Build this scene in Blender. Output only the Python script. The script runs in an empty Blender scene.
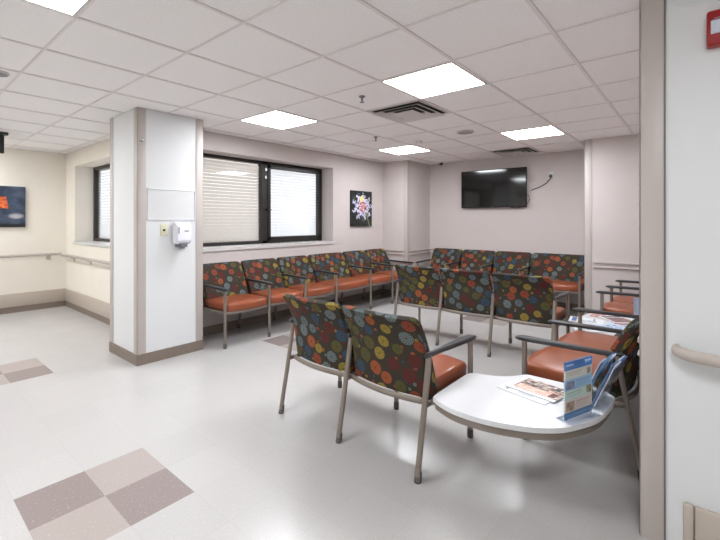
import bpy, bmesh, math, random
from mathutils import Vector, Matrix
random.seed(7)
S = bpy.context.scene
COL = S.collection
PI = math.pi
ZC = 2.42                                   # ceiling height

# ------------------------------------------------------------------ colour / node helpers
def lin(c):
    r = []
    for v in c:
        v = v / 255.0
        r.append(v / 12.92 if v <= .04045 else ((v + .055) / 1.055) ** 2.4)
    return (r[0], r[1], r[2], 1.0)

class NT:
    def __init__(s, name):
        s.m = bpy.data.materials.new(name); s.m.use_nodes = True
        s.t = s.m.node_tree; s.n = s.t.nodes; s.b = s.n['Principled BSDF']
    def new(s, ty, **k):
        n = s.n.new(ty)
        for a, v in k.items(): setattr(n, a, v)
        return n
    def link(s, a, b): s.t.links.new(a, b)
    def put(s, sock, v):
        if isinstance(v, (int, float)): sock.default_value = v
        elif isinstance(v, tuple): sock.default_value = v
        else: s.link(v, sock)
    def math(s, op, a, b=0.0, c=None):
        n = s.new('ShaderNodeMath', operation=op)
        s.put(n.inputs[0], a); s.put(n.inputs[1], b)
        if c is not None: s.put(n.inputs[2], c)
        return n.outputs[0]
    def mix(s, f, a, b):
        n = s.new('ShaderNodeMix', data_type='RGBA')
        s.put(n.inputs[0], f); s.put(n.inputs[6], a); s.put(n.inputs[7], b)
        return n.outputs[2]
    def obj(s): return s.new('ShaderNodeTexCoord').outputs['Object']
    def uv(s): return s.new('ShaderNodeTexCoord').outputs['UV']
    def sep(s, v):
        n = s.new('ShaderNodeSeparateXYZ'); s.link(v, n.inputs[0]); return n.outputs
    def noise(s, v, scale, detail=2.0, rough=.5):
        n = s.new('ShaderNodeTexNoise'); n.inputs['Scale'].default_value = scale
        n.inputs['Detail'].default_value = detail; n.inputs['Roughness'].default_value = rough
        if v is not None: s.link(v, n.inputs['Vector'])
        return n.outputs['Fac']
    def rng(s, v, a, b, c=0.0, d=1.0):
        n = s.new('ShaderNodeMapRange'); s.link(v, n.inputs[0])
        for i, q in enumerate((a, b, c, d)): n.inputs[i + 1].default_value = q
        return n.outputs[0]
    def bump(s, h, strength, dist=.002):
        n = s.new('ShaderNodeBump'); n.inputs['Strength'].default_value = strength
        n.inputs['Distance'].default_value = dist; s.link(h, n.inputs['Height'])
        s.link(n.outputs[0], s.b.inputs['Normal'])

def mat(name, col, rough=.5, metal=0.0, spec=.5, var=0.0, scale=20.0, bump=0.0, bscale=200.0, coat=0.0):
    t = NT(name); b = t.b
    b.inputs['Roughness'].default_value = rough; b.inputs['Metallic'].default_value = metal
    b.inputs['Specular IOR Level'].default_value = spec; b.inputs['Coat Weight'].default_value = coat
    c = lin(col)
    v = t.obj()
    n = t.noise(v, scale, 3.0)
    lo = tuple(x * (1 - var) for x in c[:3]) + (1.0,); hi = tuple(min(1, x * (1 + var)) for x in c[:3]) + (1.0,)
    t.link(t.mix(t.rng(n, .3, .7), lo, hi), b.inputs['Base Color'])
    if bump: t.bump(t.noise(v, bscale, 3.0), bump)
    return t.m

def rect_mat(name, base, rects, rough=.4):
    """printed sheet: rects (u0,u1,v0,v1,colour[,mottle colour]) in UV space"""
    t = NT(name); uv = t.uv(); x, y, _ = t.sep(uv)
    nz = t.rng(t.noise(uv, 9.0, 4.0), .42, .58)
    cur = lin(base)
    for r in rects:
        f = t.math('MULTIPLY', t.math('GREATER_THAN', x, r[0]), t.math('LESS_THAN', x, r[1]))
        f = t.math('MULTIPLY', f, t.math('MULTIPLY', t.math('GREATER_THAN', y, r[2]), t.math('LESS_THAN', y, r[3])))
        c = lin(r[4])
        if len(r) > 5: c = t.mix(nz, c, lin(r[5]))
        cur = t.mix(f, cur, c)
    t.put(t.b.inputs['Base Color'], cur)
    t.b.inputs['Roughness'].default_value = rough
    return t.m

# ------------------------------------------------------------------ materials
def floor_material():
    t = NT('floor_tiles')
    g = t.new('ShaderNodeNewGeometry').outputs['Position']
    x, y, _ = t.sep(g)
    T = .3048
    fx = t.math('DIVIDE', t.math('ADD', x, 1.9118), T)      # 0 at the patch edge
    fy = t.math('DIVIDE', t.math('SUBTRACT', y, .4457), T)
    ix = t.math('FLOOR', fx); iy = t.math('FLOOR', fy)
    rowm = t.math('FLOORED_MODULO', iy, 8.0)
    row = t.math('FLOORED_MODULO', t.math('FLOOR', t.math('DIVIDE', iy, 8.0)), 2.0)
    colm = t.math('FLOORED_MODULO', t.math('ADD', t.math('ADD', ix, 2.0), t.math('MULTIPLY', row, 4.0)), 8.0)
    inp = t.math('MULTIPLY', t.math('LESS_THAN', rowm, 1.5), t.math('LESS_THAN', colm, 1.5))
    chk = t.math('FLOORED_MODULO', t.math('ADD', rowm, colm), 2.0)   # 0 dark
    wn = t.new('ShaderNodeTexWhiteNoise', noise_dimensions='2D')
    cv = t.new('ShaderNodeCombineXYZ'); t.link(ix, cv.inputs[0]); t.link(iy, cv.inputs[1]); t.link(cv.outputs[0], wn.inputs['Vector'])
    base = t.mix(wn.outputs['Value'], lin((187, 184, 182)), lin((190, 187, 185)))
    patch = t.mix(chk, lin((142, 129, 126)), lin((170, 159, 154)))
    c = t.mix(inp, base, patch)
    sp = t.rng(t.noise(g, 130.0, 3.0, .7), .50, .68)
    c = t.mix(t.math('MULTIPLY', sp, .30), c, lin((156, 148, 144)))
    sp2 = t.rng(t.noise(g, 75.0, 3.0, .7), .60, .70)
    c = t.mix(t.math('MULTIPLY', sp2, .30), c, lin((222, 219, 217)))
    # thin seams between tiles
    ex = t.math('ABSOLUTE', t.math('SUBTRACT', t.math('FRACT', fx), .5)); ey = t.math('ABSOLUTE', t.math('SUBTRACT', t.math('FRACT', fy), .5))
    seam = t.math('GREATER_THAN', t.math('MAXIMUM', ex, ey), .4955)
    c = t.mix(t.math('MULTIPLY', seam, .17), c, lin((150, 142, 138)))
    t.link(c, t.b.inputs['Base Color'])
    t.link(t.rng(t.noise(g, 3.0, 3.0), .3, .7, .18, .245), t.b.inputs['Roughness'])
    t.b.inputs['Specular IOR Level'].default_value = .45
    t.bump(t.noise(g, 9.0, 2.0), .12, .004)
    return t.m

def fabric_material():
    """charcoal-olive cloth with starburst discs; UV in metres, shifted per cushion"""
    t = NT('starburst_fabric')
    uv = t.uv()
    rnd = t.new('ShaderNodeObjectInfo').outputs['Random']
    off = t.new('ShaderNodeCombineXYZ')
    t.link(t.math('MULTIPLY', rnd, 7.3), off.inputs[0]); t.link(t.math('MULTIPLY', rnd, 3.1), off.inputs[1])
    ad = t.new('ShaderNodeVectorMath', operation='ADD'); t.link(uv, ad.inputs[0]); t.link(off.outputs[0], ad.inputs[1])
    weave = t.noise(ad.outputs[0], 300.0, 2.0)
    base = t.mix(t.rng(weave, .35, .65), lin((44, 41, 34)), lin((66, 60, 50)))
    sc_ = t.new('ShaderNodeVectorMath', operation='SCALE'); t.link(ad.outputs[0], sc_.inputs[0])
    sc_.inputs['Scale'].default_value = 1.0
    pal = [(170, 88, 50), (96, 112, 118), (160, 138, 58), (50, 76, 100), (98, 38, 36), (92, 88, 44), (152, 70, 46), (112, 124, 126)]
    def layer(cur, scale, shift, r0, r1, rnd_, keep, petals):
        mp = t.new('ShaderNodeMapping'); t.link(ad.outputs[0], mp.inputs[0])
        mp.inputs['Location'].default_value = shift; mp.inputs['Scale'].default_value = (scale, scale, scale)
        mp.inputs['Rotation'].default_value = (0, 0, .5)
        vo = t.new('ShaderNodeTexVoronoi', voronoi_dimensions='2D'); vo.inputs['Scale'].default_value = 1.0
        vo.inputs['Randomness'].default_value = rnd_; t.link(mp.outputs[0], vo.inputs['Vector'])
        d = vo.outputs['Distance']
        cr, cg, cb = t.sep(vo.outputs['Color'])
        rad = t.rng(cr, 0, 1, r0, r1)
        inside = t.math('MULTIPLY', t.math('LESS_THAN', d, rad), t.math('LESS_THAN', cb, keep))
        ramp = t.new('ShaderNodeValToRGB'); e = ramp.color_ramp; e.interpolation = 'CONSTANT'
        while len(e.elements) < len(pal): e.elements.new(.5)
        for i, p in enumerate(pal):
            e.elements[i].position = i / len(pal); e.elements[i].color = lin(p)
        t.link(cg, ramp.inputs[0])
        sb = t.new('ShaderNodeVectorMath', operation='SUBTRACT')
        t.link(mp.outputs[0], sb.inputs[0]); t.link(vo.outputs['Position'], sb.inputs[1])
        dx, dy, _ = t.sep(sb.outputs[0])
        ang = t.math('ARCTAN2', dy, dx)
        rn = t.math('DIVIDE', d, rad)
        ringc = t.math('COSINE', t.math('MULTIPLY', rn, 12.0))
        ray = t.math('COSINE', t.math('MULTIPLY', ang, petals))
        dots = t.math('GREATER_THAN', t.math('MULTIPLY', ringc, ray), .05)
        core = t.math('LESS_THAN', rn, .13)
        dk = t.math('MAXIMUM', t.math('MULTIPLY', dots, .85), core)
        disc = t.mix(dk, ramp.outputs[0], lin((52, 46, 40)))
        return t.mix(inside, cur, disc)
    c = layer(base, 22.0, (3.3, 1.7, 0), .18, .28, .6, .30, 8.0)
    c = layer(c, 10.2, (0, 0, 0), .32, .44, .28, .93, 12.0)
    t.link(c, t.b.inputs['Base Color'])
    t.b.inputs['Roughness'].default_value = .85
    t.b.inputs['Specular IOR Level'].default_value = .25
    t.bump(weave, .25, .001)
    return t.m

def blind_material():
    t = NT('blind_slat')
    t.b.inputs['Base Color'].default_value = lin((234, 236, 238)); t.b.inputs['Roughness'].default_value = .5
    tr = t.new('ShaderNodeBsdfTranslucent'); tr.inputs[0].default_value = lin((238, 240, 243))
    mx = t.new('ShaderNodeMixShader'); mx.inputs[0].default_value = .6
    t.link(t.b.outputs[0], mx.inputs[1]); t.link(tr.outputs[0], mx.inputs[2])
    t.link(mx.outputs[0], t.n['Material Output'].inputs[0])
    return t.m

def clear_material(name, tint, rough=.02, alpha=.75):
    """thin clear sheet: part transparent, part glossy"""
    t = NT(name)
    gl = t.new('ShaderNodeBsdfGlossy'); gl.inputs[0].default_value = (1, 1, 1, 1); gl.inputs['Roughness'].default_value = rough
    tp = t.new('ShaderNodeBsdfTransparent'); tp.inputs[0].default_value = lin(tint)
    lw = t.new('ShaderNodeLayerWeight'); lw.inputs[0].default_value = .5
    fr = t.math('MULTIPLY_ADD', t.math('POWER', lw.outputs['Facing'], 5.0), .9, .04)
    mx = t.new('ShaderNodeMixShader'); t.link(fr, mx.inputs[0])
    t.link(tp.outputs[0], mx.inputs[1]); t.link(gl.outputs[0], mx.inputs[2])
    t.link(mx.outputs[0], t.n['Material Output'].inputs[0])
    return t.m

def emit_material(name, col, strength):
    t = NT(name)
    t.b.inputs['Base Color'].default_value = (.9, .9, .9, 1)
    t.b.inputs['Emission Color'].default_value = col; t.b.inputs['Emission Strength'].default_value = strength
    return t.m

def ceiling_tile_material():
    t = NT('ceiling_tile'); g = t.new('ShaderNodeNewGeometry').outputs['Position']
    n = t.rng(t.noise(g, 90.0, 4.0, .7), .35, .65)
    t.link(t.mix(n, lin((240, 237, 236)), lin((247, 245, 244))), t.b.inputs['Base Color'])
    t.b.inputs['Roughness'].default_value = .9
    t.bump(t.noise(g, 160.0, 3.0), .3, .001)
    return t.m

def canvas_flower():
    """night-black canvas with a pale many-petalled flower"""
    t = NT('flower_canvas'); x, y, _ = t.sep(t.uv())
    dx = t.math('SUBTRACT', x, .53); dy = t.math('MULTIPLY', t.math('SUBTRACT', y, .56), 1.25)
    ang = t.math('ARCTAN2', dy, dx)
    r = t.math('SQRT', t.math('ADD', t.math('MULTIPLY', dx, dx), t.math('MULTIPLY', dy, dy)))
    nz = t.noise(t.uv(), 7.0, 3.0)
    wob = t.math('MULTIPLY', t.math('SUBTRACT', nz, .5), 9.0)
    pet = t.math('COSINE', t.math('ADD', t.math('MULTIPLY', ang, 9.0), wob))
    lim = t.math('ADD', .42, t.math('MULTIPLY', pet, .10))
    f = t.math('MULTIPLY', t.math('LESS_THAN', r, t.math('ADD', lim, t.math('MULTIPLY', wob, .018))), t.math('GREATER_THAN', t.noise(t.uv(), 13.0, 2.0), .45))
    bg = t.mix(t.rng(nz, .4, .65), lin((14, 14, 16)), lin((38, 44, 36)))
    c = t.mix(f, bg, t.mix(t.rng(t.noise(t.uv(), 22.0, 2.0), .4, .6), lin((150, 150, 190)), lin((228, 226, 240))))
    core = t.math('MULTIPLY', t.math('LESS_THAN', r, .2), t.math('GREATER_THAN', t.math('COSINE', t.math('MULTIPLY', ang, 8.0)), -.1))
    c = t.mix(core, c, lin((200, 108, 96)))
    yl = t.math('LESS_THAN', t.math('ADD', t.math('POWER', t.math('ABSOLUTE', t.math('SUBTRACT', x, .5)), 2.0), t.math('POWER', t.math('ABSOLUTE', t.math('SUBTRACT', y, .78)), 2.0)), .008)
    c = t.mix(yl, c, lin((226, 214, 130)))
    st = t.math('MULTIPLY', t.math('LESS_THAN', t.math('ABSOLUTE', t.math('SUBTRACT', t.math('SUBTRACT', x, .72), t.math('MULTIPLY', t.math('SUBTRACT', .35, y), .45))), .025), t.math('LESS_THAN', y, .4))
    c = t.mix(st, c, lin((116, 132, 86)))
    t.link(c, t.b.inputs['Base Color']); t.b.inputs['Roughness'].default_value = .5
    return t.m

def canvas_landscape():
    """dusk-blue sky with a pale cloud and a burning-orange rock"""
    t = NT('landscape_canvas'); x, y, _ = t.sep(t.uv())
    nz = t.noise(t.uv(), 4.0, 4.0)
    c = t.mix(t.rng(nz, .4, .62), lin((38, 50, 70)), lin((74, 86, 106)))
    cl = t.math('ADD', t.math('POWER', t.math('ABSOLUTE', t.math('MULTIPLY', t.math('SUBTRACT', x, .86), 1.5)), 2.0), t.math('POWER', t.math('ABSOLUTE', t.math('MULTIPLY', t.math('SUBTRACT', y, .27), 2.3)), 2.0))
    cl = t.rng(t.math('ADD', cl, t.math('MULTIPLY', nz, .05)), .02, .06, 1.0, 0.0)
    c = t.mix(t.math('MULTIPLY', cl, .85), c, lin((214, 206, 208)))
    lim = t.math('SUBTRACT', .755, t.math('MULTIPLY', t.math('SUBTRACT', y, .46), .14))
    rk = t.math('MULTIPLY', t.math('MULTIPLY', t.math('LESS_THAN', x, lim), t.math('GREATER_THAN', y, .46)), t.math('LESS_THAN', y, .74))
    c = t.mix(rk, c, t.mix(t.rng(t.noise(t.uv(), 14.0, 3.0), .4, .6), lin((148, 54, 26)), lin((226, 112, 52))))
    c = t.mix(t.math('LESS_THAN', t.math('ADD', y, t.math('MULTIPLY', nz, .12)), .15), c, lin((22, 26, 34)))
    t.link(c, t.b.inputs['Base Color']); t.b.inputs['Roughness'].default_value = .5
    return t.m

M = dict(
    floor=floor_material(), fabric=fabric_material(), tile=ceiling_tile_material(), blind=blind_material(),
    flower=canvas_flower(), landscape=canvas_landscape(),
    grid=mat('grid_metal', (228, 222, 221), .45, var=.02),
    taupe=mat('taupe_wall_paint', (199, 190, 187), .7, var=.015, scale=4, bump=.1),
    cream=mat('cream_wall_paint', (232, 225, 213), .7, var=.015, scale=4, bump=.1),
    white=mat('white_wall_paint', (221, 222, 223), .55, var=.01, scale=4),
    guard=mat('taupe_guard', (188, 179, 174), .4, var=.02, scale=6),
    guard_dark=mat('taupe_guard_edge', (118, 108, 102), .4),
    bumper=mat('bumper_vinyl', (186, 174, 162), .45, var=.02),
    base=mat('cove_base', (128, 115, 105), .5, var=.04),
    rail=mat('chair_rail', (186, 175, 171), .45),
    handrail=mat('handrail_vinyl', (178, 168, 160), .4, var=.03, scale=30),
    frame=mat('window_frame', (34, 31, 29), .4),
    sill=mat('sill_stone', (198, 195, 194), .35, var=.04, scale=40),
    steel=mat('seat_steel', (136, 126, 117), .38, metal=.35, var=.03),
    glide=mat('foot_glide', (96, 92, 88), .4, metal=.5),
    arm=mat('armrest_urethane', (44, 44, 47), .42, var=.1, scale=60, bump=.1),
    vinyl=mat('orange_vinyl', (144, 75, 46), .30, var=.07, scale=14, bump=.15, bscale=90),
    laminate=mat('white_laminate', (216, 216, 218), .3, var=.01),
    plastic=mat('white_plastic', (232, 232, 240), .3),
    ivory=mat('ivory_plastic', (214, 210, 184), .4),
    greyp=mat('grey_plastic', (120, 122, 130), .4),
    black=mat('black_plastic', (16, 16, 17), .35),
    screen=mat('tv_screen', (12, 12, 12), .08, spec=.6),
    red=mat('alarm_red', (150, 8, 14), .35),
    panel=mat('grey_panel', (214, 214, 215), .5, var=.01),
    metal=mat('white_metal', (205, 200, 198), .4), dark=mat('vent_dark', (52, 48, 46), .7),
    chrome=mat('chrome', (190, 190, 192), .2, metal=.9),
    paper=mat('paper', (232, 232, 236), .6), cloth=mat('dark_back', (30, 28, 27), .85),
    glass=clear_material('window_glass', (246, 247, 248)),
    reflect_tint=clear_material('warm_reflection_glass', (236, 233, 229)),  # left pane: warm corridor reflection put into the glass colour
    acrylic=clear_material('clear_acrylic', (249, 252, 255), .05),
    lens=clear_material('strobe_lens', (238, 241, 246), .15),
    light=emit_material('light_panel', (.955, .99, 1.03, 1), 30.5),
)

# ------------------------------------------------------------------ mesh helpers
def nb():
    bm = bmesh.new(); bm.loops.layers.uv.new('UVMap'); return bm
def box(bm, x0, x1, y0, y1, z0, z1):
    v = [bm.verts.new(p) for p in ((x0,y0,z0),(x1,y0,z0),(x1,y1,z0),(x0,y1,z0),(x0,y0,z1),(x1,y0,z1),(x1,y1,z1),(x0,y1,z1))]
    for f in ((0,3,2,1),(4,5,6,7),(0,1,5,4),(1,2,6,5),(2,3,7,6),(3,0,4,7)): bm.faces.new([v[i] for i in f])
    return v
def rbox(bm, x0, x1, y0, y1, z0, z1, r=.004, seg=2):
    b2 = bmesh.new(); box(b2, x0, x1, y0, y1, z0, z1)
    bmesh.ops.bevel(b2, geom=b2.edges[:], offset=r, segments=seg, affect='EDGES', profile=.5)
    merge(bm, b2)
def merge(bm, b2, mtx=None):
    if mtx: bmesh.ops.transform(b2, matrix=mtx, verts=b2.verts[:])
    me = bpy.data.meshes.new('tmp'); b2.to_mesh(me); b2.free(); bm.from_mesh(me); bpy.data.meshes.remove(me)
def prism(bm, pts, z0, z1):
    a = [bm.verts.new((p[0], p[1], z0)) for p in pts]; b = [bm.verts.new((p[0], p[1], z1)) for p in pts]
    n = len(pts); bm.faces.new(a[::-1]); bm.faces.new(b)
    for i in range(n): bm.faces.new((a[i], a[(i+1)%n], b[(i+1)%n], b[i]))
def sweep(bm, path, w, h, up=(0,0,1), n=0, rad=None):
    """sweep a section along a path: n=0 rectangle w x h (w sideways, h along up), n>2 an ellipse"""
    path = [Vector(p) for p in path]; up = Vector(up); rings = []
    for i, p in enumerate(path):
        d = (path[min(i+1, len(path)-1)] - path[max(i-1, 0)]).normalized()
        s = d.cross(up).normalized(); u = s.cross(d).normalized()
        k = rad[i] if rad else 1.0
        if n:
            sec = [(math.cos(2*PI*j/n)*w/2*k, math.sin(2*PI*j/n)*h/2*k) for j in range(n)]
        else:
            c = min(w, h) * .22
            W, H = w/2*k, h/2
            sec = [(-W+c,-H),(W-c,-H),(W,-H+c),(W,H-c),(W-c,H),(-W+c,H),(-W,H-c),(-W,-H+c)]
        rings.append([bm.verts.new(p + s*a + u*b) for a, b in sec])
    m = len(rings[0])
    for a, b in zip(rings, rings[1:]):
        for j in range(m): bm.faces.new((a[j], a[(j+1)%m], b[(j+1)%m], b[j]))
    bm.faces.new(rings[0][::-1]); bm.faces.new(rings[-1])
def lathe(bm, prof, n=24, mtx=None):
    b2 = bmesh.new(); rings = []
    for r, z in prof:
        rings.append([b2.verts.new((r*math.cos(2*PI*j/n), r*math.sin(2*PI*j/n), z)) for j in range(n)] if r > 1e-5 else [b2.verts.new((0,0,z))])
    for a, b in zip(rings, rings[1:]):
        for j in range(n):
            q = [a[j % len(a)], a[(j+1) % len(a)], b[(j+1) % len(b)], b[j % len(b)]]
            u = []
            for v in q:
                if v not in u: u.append(v)
            if len(u) > 2: b2.faces.new(u)
    merge(bm, b2, mtx)
def obj(name, bm, m, parent=None, smooth=False, loc=None, uvbox=None):
    bmesh.ops.recalc_face_normals(bm, faces=bm.faces[:])
    me = bpy.data.meshes.new(name); bm.to_mesh(me); bm.free()
    o = bpy.data.objects.new(name, me); COL.objects.link(o)
    me.materials.append(m)
    if smooth:
        for p in me.polygons: p.use_smooth = True
        try: me.set_sharp_from_angle(angle=math.radians(smooth if smooth > 1 else 40))
        except Exception: pass
    if parent: o.parent = parent
    if loc: o.location = loc
    return o
def tag(o, label, cat, group=None):
    o['label'] = label; o['category'] = cat
    if group: o['group'] = group
    return o
def thing(name, label, cat, loc=(0,0,0), rz=0.0, group=None):
    o = bpy.data.objects.new(name, None); COL.objects.link(o); o.empty_display_size = .1
    o.location = loc; o.rotation_euler = (0, 0, rz)
    return tag(o, label, cat, group)
def struct(name, bm, m, parent=None, smooth=False):
    o = obj(name, bm, m, parent, smooth)
    if not parent: o['kind'] = 'structure'
    return o
def sbox(name, m, *b):
    bm = nb(); box(bm, *b); return struct(name, bm, m)
def copy_tree(o, parent=None):
    c = o.copy(); COL.objects.link(c); c.parent = parent
    for ch in o.children: copy_tree(ch, c)
    return c

# ------------------------------------------------------------------ ROOM
XL, YW, XW, YT, YJ = -7.64, 2.02, -4.43, 6.97, 6.17
CX0, CX1, CY0, CY1 = -4.63, -3.97, 1.62, 2.28
XR = -.10
sbox('floor', M['floor'], -7.9, 3.2, -3.2, 7.2, -.1, 0)
bm = nb(); box(bm, -7.9, 3.2, -3.2, 7.2, ZC + .004, ZC + .1); struct('ceiling', bm, M['tile'])
bm = nb()
GX, GY, G = -.6293, 1.3045, .6096
for i in range(-13, 8):
    x = GX + G * i
    if -7.6 < x < 3.1: box(bm, x - .0105, x + .0105, -3.1, YT, ZC - .003, ZC + .006)
for j in range(-8, 11):
    y = GY + G * j
    if -3.1 < y < YT: box(bm, XL, 3.1, y - .007, y + .007, ZC - .002, ZC + .005)
struct('trim_1', bm, M['grid'])                                   # ceiling grid

def wall_hole_y(bm, x0, x1, y0, y1, hx0, hx1, hz0, hz1):          # wall in a Y plane with an opening
    box(bm, x0, hx0, y0, y1, 0, ZC); box(bm, hx1, x1, y0, y1, 0, ZC)
    box(bm, hx0, hx1, y0, y1, 0, hz0); box(bm, hx0, hx1, y0, y1, hz1, ZC)
def wall_hole_x(bm, x0, x1, y0, y1, hy0, hy1, hz0, hz1):
    box(bm, x0, x1, y0, hy0, 0, ZC); box(bm, x0, x1, hy1, y1, 0, ZC)
    box(bm, x0, x1, hy0, hy1, 0, hz0); box(bm, x0, x1, hy0, hy1, hz1, ZC)
sbox('wall_left', M['cream'], XL - .2, XL, -3.2, YW + .35, 0, ZC)
W2 = (-7.21, -5.0, 1.01, 2.19)
bm = nb(); wall_hole_y(bm, XL, CX0, YW, YW + .33, *W2); struct('wall_corridor', bm, M['cream'])
W1 = (2.42, 4.82, 1.0, 2.2)
bm = nb(); wall_hole_x(bm, XW - .33, XW, 2.1, YT + .2, *W1); struct('wall_window_side', bm, M['taupe'])
sbox('wall_pillar', M['taupe'], XW, -3.90, 6.18, YT, 0, ZC)
sbox('wall_television_side', M['taupe'], XW, 3.2, YT, YT + .2, 0, ZC)
sbox('wall_alcove_side', M['taupe'], -1.155, XR + .2, YJ, YT, 0, ZC)
sbox('wall_right', M['taupe'], XR, XR + .3, 2.32, YJ, 0, ZC)
sbox('wall_doorway', M['white'], -.195, 3.2, 2.184, 2.32, 0, ZC)
sbox('wall_rear', M['cream'], -7.9, 3.2, -3.2, -3.0, 0, ZC)
sbox('wall_corridor_end', M['cream'], 3.0, 3.2, -3.0, 2.184, 0, ZC)
sbox('wall_column', M['white'], CX0, CX1, CY0, CY1, 0, ZC)

# skirting
B = .1
sbox('baseboard_left', M['base'], XL, XL + .012, -3.0, YW, 0, .085)
sbox('baseboard_corridor', M['base'], XL, CX0, YW - .012, YW, 0, .085)
sbox('baseboard_window_side', M['base'], XW, XW + .012, CY1, 6.18, 0, B)
bm = nb(); box(bm, XW, -3.888, 6.168, 6.18, 0, B); box(bm, -3.9, -3.888, 6.168, YT, 0, B); struct('baseboard_pillar', bm, M['base'])
sbox('baseboard_television_side', M['base'], -3.888, -1.167, YT - .012, YT, 0, B)
bm = nb(); box(bm, -1.167, XR, YJ - .012, YJ, 0, B); box(bm, -1.167, -1.155, YJ - .012, YT, 0, B); struct('baseboard_alcove', bm, M['base'])
sbox('baseboard_right', M['base'], XR - .012, XR, 2.32, YJ, 0, B)
bm = nb(); box(bm, CX0 - .012, CX1 + .012, CY0 - .012, CY1 + .012, 0, B); struct('baseboard_column', bm, M['base'])

# corner guards
def guard(name, x, y, sx, sy, z0=B, z1=ZC, w=.075, t=.006):
    """an angle wrapped round the outside corner (x,y); sx,sy point into the wall"""
    bm = nb()
    xa, xb = sorted((x - sx * t, x + sx * w)); ya, yb = sorted((y - sy * t, y))
    rbox(bm, xa, xb, ya, yb, z0, z1, .0025)
    xa, xb = sorted((x - sx * t, x)); ya, yb = sorted((y - sy * t, y + sy * w))
    rbox(bm, xa, xb, ya, yb, z0, z1, .0025)
    return struct(name, bm, M['guard'], smooth=True)
guard('trim_2', CX1, CY0, -1, 1)
guard('trim_3', CX0, CY0, 1, 1)
guard('trim_4', CX1, CY1, -1, -1)
guard('trim_5', -3.90, 6.18, -1, 1)
guard('trim_6', -1.155, YJ, 1, 1, w=.08)
g = guard('trim_7', -.195, 2.184, 1, 1, z0=.0, w=.077, t=.007)
bm = nb(); box(bm, -.118, -.112, 2.179, 2.184, 0, ZC); struct('trim_8', bm, M['guard_dark'])
# double chair rail
def crail(bm, x0, x1, y0, y1):
    rbox(bm, x0, x1, y0, y1, .806, .832, .006); rbox(bm, x0, x1, y0, y1, .748, .768, .005)
bm = nb(); crail(bm, -1.06, XR, YJ - .022, YJ); struct('trim_9', bm, M['rail'], smooth=True)
bm = nb(); crail(bm, XW, -3.985, 6.158, 6.18); struct('trim_10', bm, M['rail'], smooth=True)
bm = nb(); crail(bm, -3.9, -3.878, 6.265, YT); crail(bm, -3.878, -1.155, YT - .022, YT); struct('trim_11', bm, M['rail'], smooth=True)
bm = nb(); crail(bm, XW, XW + .022, CY1, 6.158); struct('trim_12', bm, M['rail'], smooth=True)
bm = nb(); crail(bm, XR - .022, XR, 2.32, YJ - .022); crail(bm, -.217, -.195, 2.262, 2.32); struct('trim_13', bm, M['rail'], smooth=True)

# windows --------------------------------------------------------------
def window(name, axis, a0, a1, z0, z1, plane, splits, sgn):
    """axis 'y': window lies in plane x=plane, runs along y. sgn: direction to the outside"""
    def bx(bm, p0, p1, q0, q1, za, zb, r=.004):                 # p along, q depth from plane outwards
        q0, q1 = sorted((plane + sgn * q0, plane + sgn * q1))
        if axis == 'y': rbox(bm, q0, q1, p0, p1, za, zb, r, 1)
        else: rbox(bm, p0, p1, q0, q1, za, zb, r, 1)
    w = bpy.data.objects.new(name, None); COL.objects.link(w); w['kind'] = 'structure'
    bm = nb(); f = .045
    bx(bm, a0, a1, 0, .10, z1 - f, z1); bx(bm, a0, a1, 0, .10, z0, z0 + f)
    bx(bm, a0, a0 + f, 0, .10, z0, z1); bx(bm, a1 - f, a1, 0, .10, z0, z1)
    for s in splits: bx(bm, s - .05, s + .05, 0, .10, z0, z1)
    obj('window_frame', bm, M['frame'], w)
    edges = [a0 + f] + [q for s in splits for q in (s - .05, s + .05)] + [a1 - f]
    for k in range(0, len(edges), 2):
        p0, p1 = edges[k], edges[k + 1]; sash = (k == len(edges) - 2 and splits)
        za, zb = z0 + f, z1 - f
        if sash:
            bm = nb(); s = .05
            bx(bm, p0, p1, -.012, .05, zb - s, zb, .003); bx(bm, p0, p1, -.012, .05, za, za + s, .003)
            bx(bm, p0, p0 + s, -.012, .05, za, zb, .003); bx(bm, p1 - s, p1, -.012, .05, za, zb, .003)
            obj('casement_sash', bm, M['frame'], w)
            hb = nb(); bx(hb, p0 - .04, p0 - .01, -.03, 0, 1.50, 1.53, .004); bx(hb, p0 - .03, p0 + .04, -.045, -.03, 1.505, 1.52, .003)
            obj('window_latch', hb, M['black'], w)
            hb = nb()
            for zz in (1.95, 2.06): bx(hb, p0 - .045, p0 - .015, -.012, 0, zz, zz + .05, .003)
            obj('window_hinge', hb, M['chrome'], w)
            p0 += s; p1 -= s; za += s; zb -= s
        bm = nb(); bx(bm, p0 - .005, p1 + .005, .028, .034, za - .005, zb + .005, .001); obj('pane', bm, M['reflect_tint' if (splits and not sash) else 'glass'], w)
        bm = nb(); b0, b1 = (edges[k], edges[k + 1]); n = int((zb - za + .06) / .044); t = math.radians(58)
        for i in range(n):
            zc = za - .02 + .044 * i + .01; hw = .0253; dq, dz = hw * math.cos(t), hw * math.sin(t)
            q0 = .075
            pts = [(q0 - dq, zc - dz), (q0 + dq, zc + dz)]
            vs = []
            for (p, (q, zz)) in ((b0 - .003, pts[0]), (b1 + .003, pts[0]), (b1 + .003, pts[1]), (b0 - .003, pts[1])):
                Q = plane + sgn * q
                vs.append(bm.verts.new((Q, p, zz) if axis == 'y' else (p, Q, zz)))
            bm.faces.new(vs)
        obj('venetian_blind', bm, M['blind'], w)
        bm = nb()
        for pp in (p0 + .14, p1 - .14): bx(bm, pp - .001, pp + .001, .046, .048, za, zb, .0004)
        obj('blind_cord', bm, M['paper'], w)
    return w
w1 = window('window_1', 'y', W1[0], W1[1], 1.03, 2.2, -4.675, [3.655], -1)
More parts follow.
